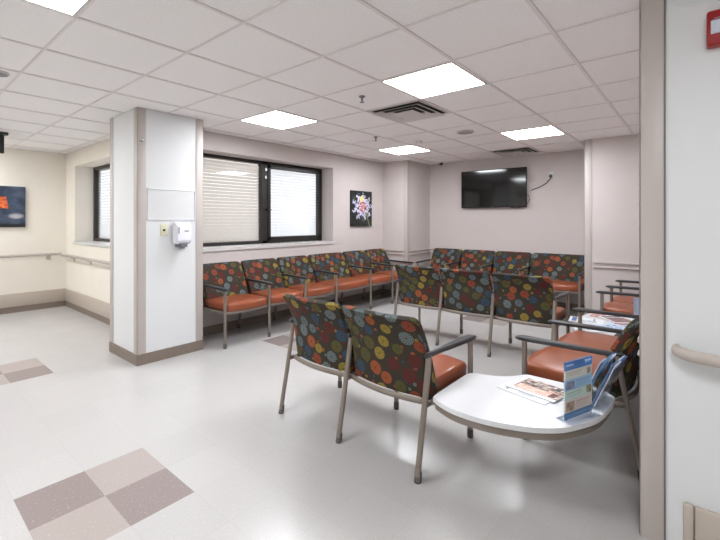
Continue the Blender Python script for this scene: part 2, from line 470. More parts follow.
bm = nb(); rbox(bm, -4.68, XW + .018, W1[0] - .02, W1[1] + .02, .985, 1.03, .006); obj('window_sill', bm, M['sill'], w1)
w2 = window('window_2', 'x', W2[0], W2[1], 1.04, 2.19, YW + .25, [], 1)
bm = nb(); rbox(bm, W2[0] - .03, W2[1], YW - .02, YW + .255, 1.0, 1.04, .006); obj('window_sill', bm, M['sill'], w2)

# left-hand crash rails (wall protection belongs to the room)
bm = nb(); rbox(bm, XL, XL + .022, -3.0, YW, .085, .28, .008); rbox(bm, XL, CX0, YW - .022, YW, .085, .28, .008)
struct('trim_14', bm, M['bumper'], smooth=True)
bm = nb(); rbox(bm, -.02, 3.0, 2.16, 2.184, .03, .21, .008); struct('trim_15', bm, M['bumper'], smooth=True)
bm = nb(); rbox(bm, -.055, -.021, 2.157, 2.184, .028, .212, .01); struct('trim_16', bm, M['bumper'], smooth=True)

# ------------------------------------------------------------------ SEATING
def back_mesh(w):
    """upholstered back for a bay of width w, centre at x=0"""
    bm = nb(); uvl = bm.loops.layers.uv.active
    hw = w / 2 - .013
    rear = [(.140,.388),(.128,.46),(.118,.54),(.104,.63),(.072,.72),(.034,.79),(.006,.834)]
    front = [(.044,.846),(.076,.818),(.116,.75),(.156,.67),(.195,.58),(.228,.49),(.248,.43),(.235,.394)]
    sec = rear + [(.020,.847)] + front + [(.19,.381)]
    n = len(sec); arc = [0.0]
    for a, b in zip(sec, sec[1:] + sec[:1]): arc.append(arc[-1] + math.dist(a, b))
    xs = [-hw, -hw + .004, -hw + .012, -hw + .025, -hw + .045] + [(-hw + .045) + (2 * hw - .09) * k / 12 for k in range(1, 12)] + [hw - .045, hw - .025, hw - .012, hw - .004, hw]
    cy = sum(p[0] for p in sec) / n; rings = []
    for x in xs:
        e = hw - abs(x); r = .035
        dz = (r - math.sqrt(max(0, r * r - (r - min(e, r)) ** 2))) if e < r else 0
        q = .016; th = (q - math.sqrt(max(0, q * q - (q - min(e, q)) ** 2))) if e < q else 0
        bul = -.042 * (1 - (x / hw) ** 2)
        ring = []
        for (y, z) in sec:
            zz = z
            if z > .6: zz = z - dz * min(1, (z - .6) / .2)
            line = .160 - (z - .39) * .28 + .035
            ty = y + (line - y) * min(.9, th / .03)
            ring.append(bm.verts.new((x, ty + bul, zz)))
        rings.append(ring)
    def setuv(f, uvs):
        for l, c in zip(f.loops, uvs): l[uvl].uv = c
    for i in range(len(xs) - 1):
        for j in range(n):
            k = (j + 1) % n
            f = bm.faces.new((rings[i][j], rings[i][k], rings[i+1][k], rings[i+1][j]))
            setuv(f, ((xs[i], arc[j]), (xs[i], arc[j+1]), (xs[i+1], arc[j+1]), (xs[i+1], arc[j])))
    for ring, s in ((rings[0], -1), (rings[-1], 1)):
        f = bm.faces.new(ring)
        for l in f.loops: l[uvl].uv = (l.vert.co.x + s * l.vert.co.y, l.vert.co.z)
    return bm

def cushion(bm, outline, z0, z1, crown=.010):
    cx = sum(p[0] for p in outline) / len(outline); cy = sum(p[1] for p in outline) / len(outline)
    n = len(outline)
    def off(d):
        res = []
        for i in range(n):
            a, p, b = outline[i-1], outline[i], outline[(i+1) % n]
            t = Vector((b[0]-a[0], b[1]-a[1])).normalized(); nn = Vector((-t.y, t.x))
            if nn.dot(Vector((cx - p[0], cy - p[1]))) < 0: nn = -nn
            res.append((p[0] + nn.x * d, p[1] + nn.y * d))
        return res
    lv = [(z0, .012), (z0 + .012, .001), (z0 + .04, 0), (z1 - .028, .0), (z1 - .012, .005), (z1 - .003, .016), (z1, .032)]
    rings = [[bm.verts.new((x, y, z)) for x, y in off(d)] for z, d in lv]
    for a, b in zip(rings, rings[1:]):
        for j in range(n): bm.faces.new((a[j], a[(j+1)%n], b[(j+1)%n], b[j]))
    bm.faces.new(rings[0][::-1])
    inner = [bm.verts.new((cx + (v.co.x - cx) * .55, cy + (v.co.y - cy) * .55, z1 + crown * .8)) for v in rings[-1]]
    for j in range(n): bm.faces.new((rings[-1][j], rings[-1][(j+1)%n], inner[(j+1)%n], inner[j]))
    c = bm.verts.new((cx, cy, z1 + crown))
    for j in range(n): bm.faces.new((inner[j], inner[(j+1)%n], c))

def seat_outline(w, y0=.17, y1=.615, bulge=.045, grow=0.0):
    hw = w / 2 - .021 + grow; r = .03; pts = [(-hw, y0), (hw, y0)]
    N = 14
    for k in range(N + 1):
        x = hw - 2 * hw * k / N; u = x / hw
        y = y1 + bulge * (1 - u * u) - (.012 * max(0, abs(u) - .93) / .07 if abs(u) > .93 else 0)
        pts.append((x, y))
    return pts

REAR = [(0, .005, .0), (0, .060, .30), (0, .082, .42), (0, .106, .55), (0, .118, .632)]
def bench(widths, label, group=None, loc=(0,0,0), rz=0.0, z_arm=.638):
    t = thing('tandem_seating', label, 'seating', loc, rz, group)
    xs = [0.0]
    for w in widths: xs.append(xs[-1] + w)
    def put(name, mesh_of, m, key, x, smooth=45):
        """build each kind of part once, then share its mesh"""
        if key in CACHE:
            o = bpy.data.objects.new(name, CACHE[key]); COL.objects.link(o); o.parent = t
        else:
            o = obj(name, mesh_of(), m, t, smooth); CACHE[key] = o.data
        o.location = (x, 0, 0); return o
    def rear_leg():
        bm = nb(); sweep(bm, [Vector(p) + Vector((0, 0, 0.03 if i == 0 else 0)) for i, p in enumerate(REAR)], .034, .026, up=(0, 1, 0), n=12); return bm
    def front_leg():
        bm = nb(); sweep(bm, [(0, .61, .03), (0, .61, .30), (0, .61, z_arm - .024)], .033, .032, up=(0, 1, 0), n=12); return bm
    def glide(y0, lean=0.0):
        bm = nb(); sweep(bm, [(0, y0, 0), (0, y0, .006), (0, y0 + lean * .5, .012), (0, y0 + lean, .055)], .039, .034, up=(0, 1, 0), n=12, rad=[.9, 1.0, 1.0, .98]); return bm
    def arm():
        bm = nb()
        prof = [(.088, .622, .647, .013), (.115, .621, .648, .014), (.25, .619, .645, .0145), (.32, .618, .644, .021), (.45, .616, .641, .026), (.58, .613, .639, .028), (.635, .613, .637, .026), (.662, .617, .630, .018)]
        rings = []
        for y, za, zb, h in prof:
            c = .006
            rings.append([bm.verts.new((a, y, b)) for a, b in ((-h+c, za),(h-c, za),(h, za+c),(h, zb-c),(h-c, zb),(-h+c, zb),(-h, zb-c),(-h, za+c))])
        for a, b in zip(rings, rings[1:]):
            for j in range(8): bm.faces.new((a[j], a[(j+1)%8], b[(j+1)%8], b[j]))
        bm.faces.new(rings[0][::-1]); bm.faces.new(rings[-1]); return bm
    def side():
        bm = nb(); sweep(bm, [(0, .085, .372), (0, .35, .366), (0, .605, .372)], .018, .028); return bm
    for x in xs:
        l = put('leg', rear_leg, M['steel'], 'rl', x)
        g_ = put('foot_glide', lambda: glide(.003, .012), M['glide'], 'rg', 0); g_.parent = l; g_.location = (0, 0, 0)
        l = put('leg', front_leg, M['steel'], 'fl', x)
        g_ = put('foot_glide', lambda: glide(.61), M['glide'], 'fg', 0); g_.parent = l; g_.location = (0, 0, 0)
        put('armrest', arm, M['arm'], 'arm', x, 18)
        put('side_rail', side, M['steel'], 'side', x)
    for k, w in enumerate(widths):
        x = (xs[k] + xs[k+1]) / 2; key = round(w, 3)
        put('backrest', lambda: back_mesh(w), M['fabric'], ('b', key), x, 50)
        def seat():
            bm = nb(); cushion(bm, seat_outline(w), .380, .470); return bm
        put('seat', seat, M['vinyl'], ('s', key), x, 60)
        def rails(f):
            bm = nb(); h = w / 2 - .008
            if f: path = [(-h + 2*h*i/12, .592 + .045 * (1 - (-1 + i/6) ** 2), .370) for i in range(13)]
            else: path = [(-h + 2*h*i/12,   .122 - .045 * (1 - (-1 + i/6) ** 2), .374) for i in range(13)]
            sweep(bm, path, .018, .030); return bm
        put('front_rail', lambda: rails(1), M['steel'], ('fr', key), x)
        put('rear_rail', lambda: rails(0), M['steel'], ('rr', key), x)
        def pan():
            bm = nb(); h = w / 2 - .01; box(bm, -h, h, .15, .575, .374, .385); return bm
        put('seat_pan', pan, M['dark'], ('pan', key), x)
    return t
CACHE = {}
bench([.56, .565], 'two-seat row nearest the camera, seen from behind, white corner table at its right end', loc=(-2.235, 1.885, 0), rz=-.030)
bench([.575, .575, .575], 'three-seat row in the middle of the room, turned towards the television', loc=(-2.745, 4.03, 0))
bench([.58, .58, .78, .59, .58, .59], 'long six-seat row against the wall beneath the wide window', loc=(-4.41, 6.145, 0), rz=-PI/2)
bench([.78, .58, .58, .58], 'four-seat row along the far wall beneath the television, its rightmost seat extra wide', loc=(-1.24, 6.90, 0), rz=PI)
RR = PI/2 - .07
bench([.575, .575], 'two-seat row at right, nearest the doorway edge, between the corner table and the magazine table', loc=(-.222, 2.625, 0), rz=RR)
bench([.48, .57], 'two-seat row at far right, beyond the magazine-covered table', loc=(-.156, 4.88, 0), rz=PI/2 - .03)

# ------------------------------------------------------------------ TABLES
def smooth_pts(pts, n=5):
    """closed Catmull-Rom through pts"""
    out = []; N = len(pts)
    for i in range(N):
        p0, p1, p2, p3 = (Vector(pts[(i+k-1) % N]) for k in range(4))
        for j in range(n):
            t = j / n
            out.append(tuple(.5 * ((2*p1) + (p2-p0)*t + (2*p0-5*p1+4*p2-p3)*t*t + (3*p1-p0-3*p2+p3)*t**3)))
    return out
def inset(pts, d):
    res = []; n = len(pts); area = sum(pts[i-1][0]*pts[i][1] - pts[i][0]*pts[i-1][1] for i in range(n))
    for i in range(n):
        t = Vector(pts[(i+1)%n]) - Vector(pts[i-1]); t.normalize(); nn = Vector((-t.y, t.x)) * (1 if area > 0 else -1)
        res.append((pts[i][0] + nn.x*d, pts[i][1] + nn.y*d))
    return res
def ringwall(bm, pts, d, z0, z1):
    q = inset(pts, d); n = len(pts)
    L = [[bm.verts.new((x, y, z)) for x, y in P] for P, z in ((pts, z0), (pts, z1), (q, z1), (q, z0))]
    for a, b in zip(L, L[1:] + L[:1]):
        for j in range(n): bm.faces.new((a[j], a[(j+1)%n], b[(j+1)%n], b[j]))
TT = .432
ct = thing('corner_table', 'white kidney-shaped corner table joining the foreground seats to the right-hand row', 'table', (-.7, 2.2, 0))
raw = [(-1.066,1.965),(-1.060,1.932),(-.99,1.892),(-.915,1.868),(-.82,1.864),(-.733,1.876),(-.65,1.903),(-.566,1.942),(-.50,1.992),(-.454,2.045),(-.39,2.165),(-.355,2.28),(-.342,2.40),(-.338,2.50),
       (-.345,2.565),(-.375,2.585),(-.45,2.59),(-.60,2.59),(-.74,2.59),(-.785,2.588),(-.805,2.570),(-.85,2.50),(-.91,2.447),(-.98,2.418),(-1.035,2.405),(-1.058,2.385),(-1.066,2.33),(-1.068,2.22),(-1.068,2.08)]
out = [(x + .7, y - 2.2) for x, y in smooth_pts(raw, 4)]
bm = nb(); prism(bm, out, TT - .024, TT)
bmesh.ops.bevel(bm, geom=[e for e in bm.edges if all(v.co.z > TT - .001 for v in e.verts)], offset=.004, segments=2, affect='EDGES')
obj('table_top', bm, M['laminate'], ct, 35)
bm = nb(); ringwall(bm, inset(out, .012), .018, TT - .062, TT - .024); obj('apron', bm, M['steel'], ct, 50)
for (a, b) in (((-1.095+.7, 1.97-2.2), (-1.03+.7, 1.98-2.2)), ((-1.075+.7, 2.40-2.2), (-1.03+.7, 2.36-2.2)), ((-.83+.7, 2.62-2.2), (-.78+.7, 2.54-2.2)), ((-.31+.7, 2.62-2.2), (-.38+.7, 2.54-2.2))):
    bm = nb(); sweep(bm, [(a[0], a[1], TT - .048), (b[0], b[1], TT - .048)], .022, .022)
    obj('bracket', bm, M['steel'], ct)

mt = thing('magazine_table', 'white table covered in magazines between the two right-hand seat rows', 'table', (-.47, 4.345, 0), 0)
def rrect(hx, hy, r, n=5):
    p = []
    for cx, cy, a0 in ((hx-r, hy-r, 0), (-hx+r, hy-r, PI/2), (-hx+r, -hy+r, PI), (hx-r, -hy+r, 3*PI/2)):
        for k in range(n + 1): a = a0 + PI/2*k/n; p.append((cx + r*math.cos(a), cy + r*math.sin(a)))
    return p
o2 = [(.30,-.50),(.30,.50),(-.27,.50),(-.34,.42),(-.39,.27),(-.41,.10),(-.41,-.10),(-.39,-.27),(-.34,-.42),(-.27,-.50)]
o2 = smooth_pts([q for p in o2 for q in ([p, p] if abs(p[1]) == .5 and p[0] > 0 else [p])], 3) if False else o2
bm = nb(); prism(bm, o2, TT - .024, TT); obj('table_top', bm, M['laminate'], mt, 35)
bm = nb(); ringwall(bm, inset(o2, .012), .018, TT - .062, TT - .024); obj('apron', bm, M['steel'], mt, 50)
for sx in (-.24, .24):
    for sy in (-.49, .49):
        bm = nb(); sweep(bm, [(sx, sy, TT - .046), (sx, sy + math.copysign(.022, sy), TT - .046)], .022, .022); obj('bracket', bm, M['steel'], mt)

# ------------------------------------------------------------------ PRINTED THINGS
def sheet(bm, w, h, t):
    v = box(bm, -w/2, w/2, -h/2, h/2, 0, t)
    uvl = bm.loops.layers.uv.active
    for f in bm.faces:
        for l in f.loops: l[uvl].uv = (l.vert.co.x / w + .5, l.vert.co.y / h + .5)
def magazine(label, loc, rz, cover, w=.21, h=.275, t=.005, group=None):
    m = thing('magazine', label, 'magazine', loc, rz, group)
    bm = nb(); box(bm, -w/2 + .002, w/2 - .002, -h/2 + .002, h/2 - .002, 0, t); obj('pages', bm, M['paper'], m)
    bm = nb(); sheet(bm, w, h, .0008); o = obj('cover', bm, cover, m); o.location = (0, 0, t)
    return m
cov1 = rect_mat('cover_portrait', (236, 236, 240), [(0,1,.0,1,(222,204,192),(120,88,80)), (0,.12,0,1,(240,240,242)), (.12,1,.9,1,(240,240,242)), (.15,.62,.2,.86,(220,172,152),(234,210,198)), (.5,.95,.3,.88,(206,186,176),(70,56,54)), (.2,.5,.08,.2,(110,60,50)), (.7,.9,.15,.25,(60,60,66))])
cov2 = rect_mat('cover_white', (238, 239, 243), [(.1,.9,.78,.92,(60,90,150)), (.1,.5,.2,.6,(150,170,190),(220,225,230)), (.55,.9,.25,.3,(120,120,130))])
cov3 = rect_mat('cover_red', (228, 226, 230), [(.05,.95,.55,.95,(168,40,48),(220,200,196)), (.1,.8,.1,.4,(90,110,150),(210,220,230))])
cov4 = rect_mat('cover_blue', (210, 224, 238), [(.05,.95,.05,.5,(100,150,196),(220,230,240)), (.1,.9,.75,.93,(40,60,110)), (.2,.7,.55,.7,(180,80,60))])
cov5 = rect_mat('cover_photo', (240, 238, 236), [(.08,.92,.1,.75,(170,110,90),(80,90,120)), (.1,.9,.8,.95,(30,34,50))])
magazine('plain white leaflet poking out from under the portrait-cover magazine on the corner table', (-.700, 2.345, TT), -.25 + PI/2, rect_mat('cover_plain', (226, 227, 230), [(.1,.9,.8,.86,(150,152,158)), (.1,.6,.3,.6,(196,198,204))]), t=.003)
magazine('magazine with a warm portrait cover lying on the corner table beside the upright card', (-.672, 2.385, TT + .0045), -.20 + PI/2, cov1, w=.205, h=.27, t=.005)
mags = [(-.74, 4.03, .5, cov2, 0, 'white magazine at the near front corner of the magazine table'),
        (-.40, 3.95, 1.5, cov5, 0, 'photo-cover magazine at the near edge of the magazine table, towards the wall'),
        (-.80, 4.33, 1.7, cov2, 0, 'white magazine at the front edge of the magazine table, middle of its length'),
        (-.52, 4.33, .1, cov4, 0, 'pale blue magazine in the middle of the magazine table'),
        (-.69, 4.62, 1.5, cov3, 0, 'red-and-white magazine at the far front corner of the magazine table'),
        (-.38, 4.62, .3, cov2, 0, 'white magazine at the far end of the magazine table, towards the wall'),
        (-.60, 4.13, 2.3, cov4, .0062, 'blue magazine lying across two others near the front of the magazine table'),
        (-.58, 4.53, .7, cov5, .0062, 'photo-cover magazine lying on top at the far end of the magazine table')]
for k, (x, y, r, c, dz, lb) in enumerate(mags):
    magazine(lb, (x, y, TT + dz), r, c, group='magazines on the magazine table', t=.005)

card = rect_mat('info_card', (226, 224, 218), [
    (0,1,.84,1,(22,110,180)), (.06,.32,.91,.935,(190,214,236)), (.72,.95,.915,.955,(214,230,244)), (.74,.9,.89,.902,(160,200,230)),
    (0,1,.685,.84,(232,222,202)), (.08,.62,.79,.80,(176,160,134)), (.08,.55,.765,.772,(190,180,160)), (.08,.58,.745,.752,(190,180,160)), (.80,.94,.70,.81,(206,170,120),(120,96,80)),
    (0,1,.50,.685,(158,196,222)), (.05,.34,.52,.65,(92,98,128),(150,150,170)), (.42,.9,.63,.642,(90,130,170)), (.42,.85,.60,.607,(120,160,190)), (.42,.88,.575,.582,(120,160,190)), (.42,.8,.55,.557,(120,160,190)),
    (0,1,.34,.50,(212,224,208)), (.08,.6,.45,.462,(130,160,130)), (.08,.62,.42,.427,(160,180,160)), (.08,.55,.395,.402,(160,180,160)), (.78,.95,.37,.50,(190,160,70),(70,80,50)),
    (0,1,.14,.34,(232,214,196)), (.06,.34,.16,.31,(220,160,100),(120,120,130)), (.42,.92,.28,.292,(210,120,110)), (.42,.88,.25,.257,(220,170,150)), (.42,.9,.225,.232,(220,170,150)), (.42,.8,.2,.207,(220,170,150)),
    (0,1,0,.14,(44,110,164)), (.1,.8,.08,.09,(150,190,220)), (.1,.7,.05,.057,(150,190,220))], rough=.35)
def stand(label, cat, loc, rz, m, group=None):
    s = thing('sign_holder', label, cat, loc, rz, group); w, h = .222, .277
    b2 = bmesh.new(); rbox(b2, -w/2, w/2, -.045, .045, 0, .004, .001, 1)
    bm = nb(); merge(bm, b2); rbox(bm, -w/2, w/2, -.0045, -.0025, .004, h, .0005, 1); rbox(bm, -w/2, w/2, .0025, .0045, .004, h, .0005, 1)
    obj('acrylic_holder', bm, M['acrylic'], s)
    bm = nb(); v = box(bm, -w/2 + .004, w/2 - .004, -.0018, .0018, .008, h - .004)
    uvl = bm.loops.layers.uv.active
    for f in bm.faces:
        for l in f.loops: l[uvl].uv = ((l.vert.co.x + w/2) / w, l.vert.co.z / h)
    obj('card', bm, m, s); return s
stand('clear upright holder with blue and cream information card, front of corner table', 'sign', (-.437, 2.187, TT), math.atan2(.228, .083), card)
stand('blank-backed upright card holder among the magazines on the magazine table', 'sign', (-.33, 4.27, TT), .30, rect_mat('plain_card', (196, 198, 214), []), None)

# brochure rack: clear tiered holder, leaflets leaning back towards the wall
br = thing('brochure_rack', 'clear tiered brochure rack at the wall side of the corner table', 'brochure holder', (-.395, 2.435, TT), -.12)
bm = nb(); rbox(bm, -.09, .05, -.115, .115, 0, .004, .001, 1)
lean = math.radians(22)
for x0, hh in ((-.065, .12), (-.015, .16)):
    for k, o_ in enumerate((0, .028)):
        b2 = bmesh.new(); rbox(b2, -.0015, .0015, -.113, .113, 0, hh if k == 0 else hh + .07, .0006, 1)
        merge(bm, b2, Matrix.Translation((x0 + o_, 0, .004)) @ Matrix.Rotation(lean, 4, 'Y'))
for sy in (-.114, .114):
    prism(bm, [(-.085, sy - .001), (.045, sy - .001), (.045, sy + .001), (-.085, sy + .001)], .004, .03)
obj('acrylic_holder', bm, M['acrylic'], br)
lf = [rect_mat('leaflet_blue', (110, 152, 196), [(0,1,.0,.45,(214,222,232),(150,170,200)), (.1,.9,.8,.9,(230,236,244))]),
      rect_mat('leaflet_white', (228, 232, 238), [(.1,.9,.7,.9,(70,120,176)), (.1,.8,.2,.5,(170,180,196))]),
      rect_mat('leaflet_navy', (86, 104, 150), [(.1,.9,.1,.5,(160,178,206),(90,110,150))])]
LH = .245
for x0, top, kinds in ((-.056, 0, (1, 2, 0)), (-.006, .02, (0, 2, 1))):
    for k, kd in enumerate(kinds):
        for s_, yy in enumerate((-.056, .056)):
            kk = (kd + s_) % 3
            b = nb(); box(b, 0, .003, -.05, .05, 0, LH); uvl = b.loops.layers.uv.active
            for f in b.faces:
                for l in f.loops: l[uvl].uv = (l.vert.co.y / .1 + .5, l.vert.co.z / LH)
            bmesh.ops.transform(b, matrix=Matrix.Rotation(lean, 4, 'Y'), verts=b.verts[:])
            o = obj('leaflet', b, lf[kk])
            side_ = 'near' if s_ == 0 else 'far'
            tag(o, '%s leaflet in the %s tier of the clear rack, %s pocket, %s in its stack' % (('blue-topped', 'white', 'navy')[kk], 'front' if x0 < -.03 else 'rear', side_, ('front', 'middle', 'back')[k]), 'leaflet', 'leaflets in the brochure rack')
            o.location = br.location + Matrix.Rotation(-.12, 3, 'Z') @ Vector((x0 + .0065 * k, yy, .010)); o.rotation_euler = (0, 0, -.12)

# ------------------------------------------------------------------ TELEVISION, CABLES
tv = thing('television', 'large black flat-screen television mounted high on the far wall', 'television', (-2.67, 6.90, 1.90), 0)
bm = nb(); rbox(bm, -.556, .556, -.01, .03, -.324, .324, .006); obj('casing', bm, M['black'], tv, 40)
bm = nb(); box(bm, -.545, .545, -.013, -.009, -.305, .314); obj('screen', bm, M['screen'], tv)
bm = nb(); rbox(bm, -.3, .3, .03, .068, -.2, .2, .004); obj('wall_mount', bm, M['black'], tv)
bm = nb(); box(bm, -.02, .02, -.0125, -.010, -.319, -.311); obj('maker_badge', bm, M['chrome'], tv)
bm = nb(); sweep(bm, [(.50, .02, -.10), (.575, .04, -.14), (.585, .05, -.2), (.56, .04, -.26), (.50, .03, -.315), (.40, .02, -.335), (.30, .01, -.326)], .010, .010, n=8); obj('loose_cable', bm, M['black'], tv, 60)
def pathobj(name, pts, r, m, parent=None):
    sp = [Vector(p) for p in pts]; out = []
    for i in range(len(sp) - 1):
        p0 = sp[max(i-1, 0)]; p1 = sp[i]; p2 = sp[i+1]; p3 = sp[min(i+2, len(sp)-1)]
        for j in range(6):
            t = j / 6; out.append(.5 * ((2*p1) + (p2-p0)*t + (2*p0-5*p1+4*p2-p3)*t*t + (3*p1-p0-3*p2+p3)*t**3))
    out.append(sp[-1]); bm = nb(); sweep(bm, out, 2*r, 2*r, n=8, up=(0, 1, .01)); return obj(name, bm, m, parent, 60)
pc = thing('power_cord', 'black power cord drooping from the television to the wall socket', 'cord', (-2.1, 6.95, 1.83))
pathobj('cord', [(.0, .035, -.01), (.05, .02, .022), (.15, .008, .055), (.25, .01, .11), (.315, .008, .18), (.33, -.012, .215)], .006, M['black'], pc)
bm = nb(); rbox(bm, .312, .35, -.028, .008, .20, .245, .006); obj('plug', bm, M['black'], pc, 40)
so = thing('wall_socket', 'white wall socket high on the far wall, the cord plugged in', 'socket', (-1.762, 6.966, 2.065))
bm = nb(); rbox(bm, -.036, .036, -.004, .004, -.058, .058, .003); obj('cover_plate', bm, M['panel'], so, 40)
bp = thing('cable_plate', 'small taupe cover plate on the far wall just right of the television', 'wall plate', (-2.045, 6.962, 2.05))
bm = nb(); rbox(bm, -.035, .035, -.004, .008, -.057, .057, .004); obj('cover_plate', bm, M['taupe'], bp, 40)
bm = nb()
for z in (-.045, .045): lathe(bm, [(0, .0), (.004, 0), (.004, .002), (0, .002)], 10, Matrix.Translation((0, -.004, z)) @ Matrix.Rotation(PI/2, 4, 'X'))
obj('screw', bm, M['chrome'], bp)

# ------------------------------------------------------------------ PICTURES
def canvas(name, label, m, axis_x, y0, y1, z0, z1, t=.035):
    o_ = thing(name, label, 'picture', (axis_x, (y0+y1)/2, (z0+z1)/2)); w, h = y1-y0, z1-z0
    bm = nb(); rbox(bm, 0.0, t - .002, -w/2, w/2, -h/2, h/2, .002, 1); obj('stretcher', bm, M['black'], o_)
    bm = nb(); box(bm, t - .004, t, -w/2 + .001, w/2 - .001, -h/2 + .001, h/2 - .001); uvl = bm.loops.layers.uv.active
    for f in bm.faces:
        for l in f.loops: l[uvl].uv = (l.vert.co.y / w + .5, l.vert.co.z / h + .5)
    obj('canvas', bm, m, o_)
canvas('flower_picture', 'black canvas of a pale spider-petalled flower to the right of the wide window', M['flower'], XW, 5.235, 5.80, 1.26, 1.865)
canvas('landscape_picture', 'dusk-blue landscape canvas with an orange rock on the corridor wall at far left', M['landscape'], XL, .68, 1.489, 1.26, 1.86)

# ------------------------------------------------------------------ HANDRAILS
def handrail(name, label, pts, brs, nrm):
    h = thing(name, label, 'handrail', pts[0] if False else (0, 0, 0))
    bm = nb(); sweep(bm, pts, .032, .040, n=14); obj('rail', bm, M['handrail'], h, 60)
    for b in brs:
        bm = nb(); n = Vector(nrm); p = Vector(b)
        sweep(bm, [p + n * .075 + Vector((0,0,-.012)), p + n * .04 + Vector((0,0,-.035)), p + Vector((0,0,-.045))], .03, .018)
        tdir = Vector((-n.y, n.x, 0))
        q = p + Vector((0,0,-.045)); a = q - tdir*.028; c = q + tdir*.028 + n*.01
        rbox(bm, min(a.x, c.x), max(a.x, c.x), min(a.y, c.y), max(a.y, c.y), q.z - .045, q.z + .02, .003)
        obj('bracket', bm, M['guard'], h)
    return h
handrail('handrail', 'long taupe handrail on the corridor wall below the landscape picture', [(XL + .085, y, .84) for y in (-2.9, -1, 0, 1, 1.7)] + [(XL + .085, 1.93, .84)], [(XL, y, .84) for y in (-1.0, .4, 1.78)], (1, 0, 0))
handrail('handrail', 'short taupe handrail below the small corridor window, behind the column', [(XL + .085, 1.935, .825), (-7.3, 1.935, .825), (-6, 1.935, .825), (-4.75, 1.935, .825)], [(x, YW, .825) for x in (-7.22, -6.50, -5.2)], (0, -1, 0))
hr = thing('handrail', 'taupe handrail with a curved end on the white wall at the right edge', 'handrail')
pts = [(-.076, 2.186, .826), (-.074, 2.160, .826), (-.060, 2.138, .826), (-.036, 2.118, .826), (-.005, 2.105, .826), (.04, 2.098, .826), (.2, 2.096, .826), (1.5, 2.094, .828), (2.6, 2.094, .828)]
bm = nb(); sweep(bm, pts, .036, .048, n=16); obj('rail', bm, M['handrail'], hr, 60)
for x in (.35, 1.4):
    bm = nb(); sweep(bm, [(x, 2.105, .815), (x, 2.14, .795), (x, 2.184, .79)], .03, .018); obj('bracket', bm, M['guard'], hr)

# ------------------------------------------------------------------ WALL DEVICES
sd = thing('soap_dispenser', 'white hand-sanitizer dispenser with a grey spout on the white column', 'dispenser', (CX1, 2.032, 1.21))
def sd_prof():
    bm = nb(); prof = [(0, -.085), (.07, -.085), (.095, -.06), (.10, .06), (.085, .118), (.05, .132), (0, .132)]
    a = [bm.verts.new((x, -.078, z)) for x, z in prof]; b = [bm.verts.new((x, .078, z)) for x, z in prof]
    bm.faces.new(a); bm.faces.new(b[::-1]); n = len(prof)
    for i in range(n): bm.faces.new((a[i], a[(i+1)%n], b[(i+1)%n], b[i]))
    bmesh.ops.bevel(bm, geom=bm.edges[:], offset=.009, segments=3, affect='EDGES'); return bm
obj('cover', sd_prof(), M['plastic'], sd, 40)
bm = nb(); prism(bm, [(.0, -.05), (.05, -.05), (.095, -.03), (.095, .03), (.05, .05), (0, .05)], -.115, -.082); rbox(bm, .03, .075, -.018, .018, -.132, -.112, .005); obj('spout', bm, M['greyp'], sd, 40)
bm = nb(); rbox(bm, .096, .1025, -.062, -.054, .02, .085, .002); obj('level_window', bm, M['greyp'], sd)
bm = nb(); rbox(bm, .099, .1015, .0, .045, .038, .05, .001); obj('badge', bm, M['greyp'], sd)
ks = thing('key_switch', 'ivory key-switch plate on the white column beside the dispenser', 'switch', (CX1, 1.868, 1.265))
bm = nb(); rbox(bm, 0, .008, -.036, .036, -.058, .058, .003); obj('cover_plate', bm, M['ivory'], ks, 40)
bm = nb(); lathe(bm, [(0, 0), (.012, 0), (.012, .006), (.008, .008), (0, .008)], 16, Matrix.Translation((.007, 0, 0)) @ Matrix.Rotation(PI/2, 4, 'Y')); obj('key_barrel', bm, M['black'], ks, 40)
pn = thing('blank_notice_panel', 'blank pale grey notice panel on the white column above the dispenser', 'panel', (CX1, 1.955, 1.515))
bm = nb(); rbox(bm, 0, .005, -.232, .232, -.142, .142, .001); obj('panel_face', bm, M['panel'], pn)
bm = nb()
for z in (-.152, .142): rbox(bm, 0, .010, -.244, .244, z, z + .010, .002)
for y in (-.244, .234): rbox(bm, 0, .010, y, y + .010, -.152, .152, .002)
obj('frame', bm, M['white'], pn)
sc = tag(obj('door_catch', (lambda b: (rbox(b, CX1 + .004, CX1 + .03, 1.632, 1.66, 2.10, 2.125, .004), b)[1])(nb()), M['chrome'], None, 40), 'small chrome catch near the top of the column corner guard', 'door hardware')

al = thing('fire_alarm', 'red fire alarm strobe high on the white wall at the right edge', 'fire alarm', (.078, 2.186, 2.106))
bm = nb(); rbox(bm, -.062, .062, -.055, 0, -.068, .068, .010, 3); obj('housing', bm, M['red'], al, 40)
bm = nb(); prism(bm, [(-.053, -.053), (.053, -.053), (.042, -.085), (-.042, -.085)], -.028, .028)
bmesh.ops.bevel(bm, geom=bm.edges[:], offset=.006, segments=2, affect='EDGES'); obj('strobe_lens', bm, M['lens'], al, 40)
bm = nb(); rbox(bm, -.050, .050, -.060, -.052, -.026, .026, .003); lathe(bm, [(0, -.02), (.006, -.02), (.006, .02), (0, .02)], 10, Matrix.Translation((0, -.070, .002))); obj('flash_tube', bm, M['paper'], al, 40)

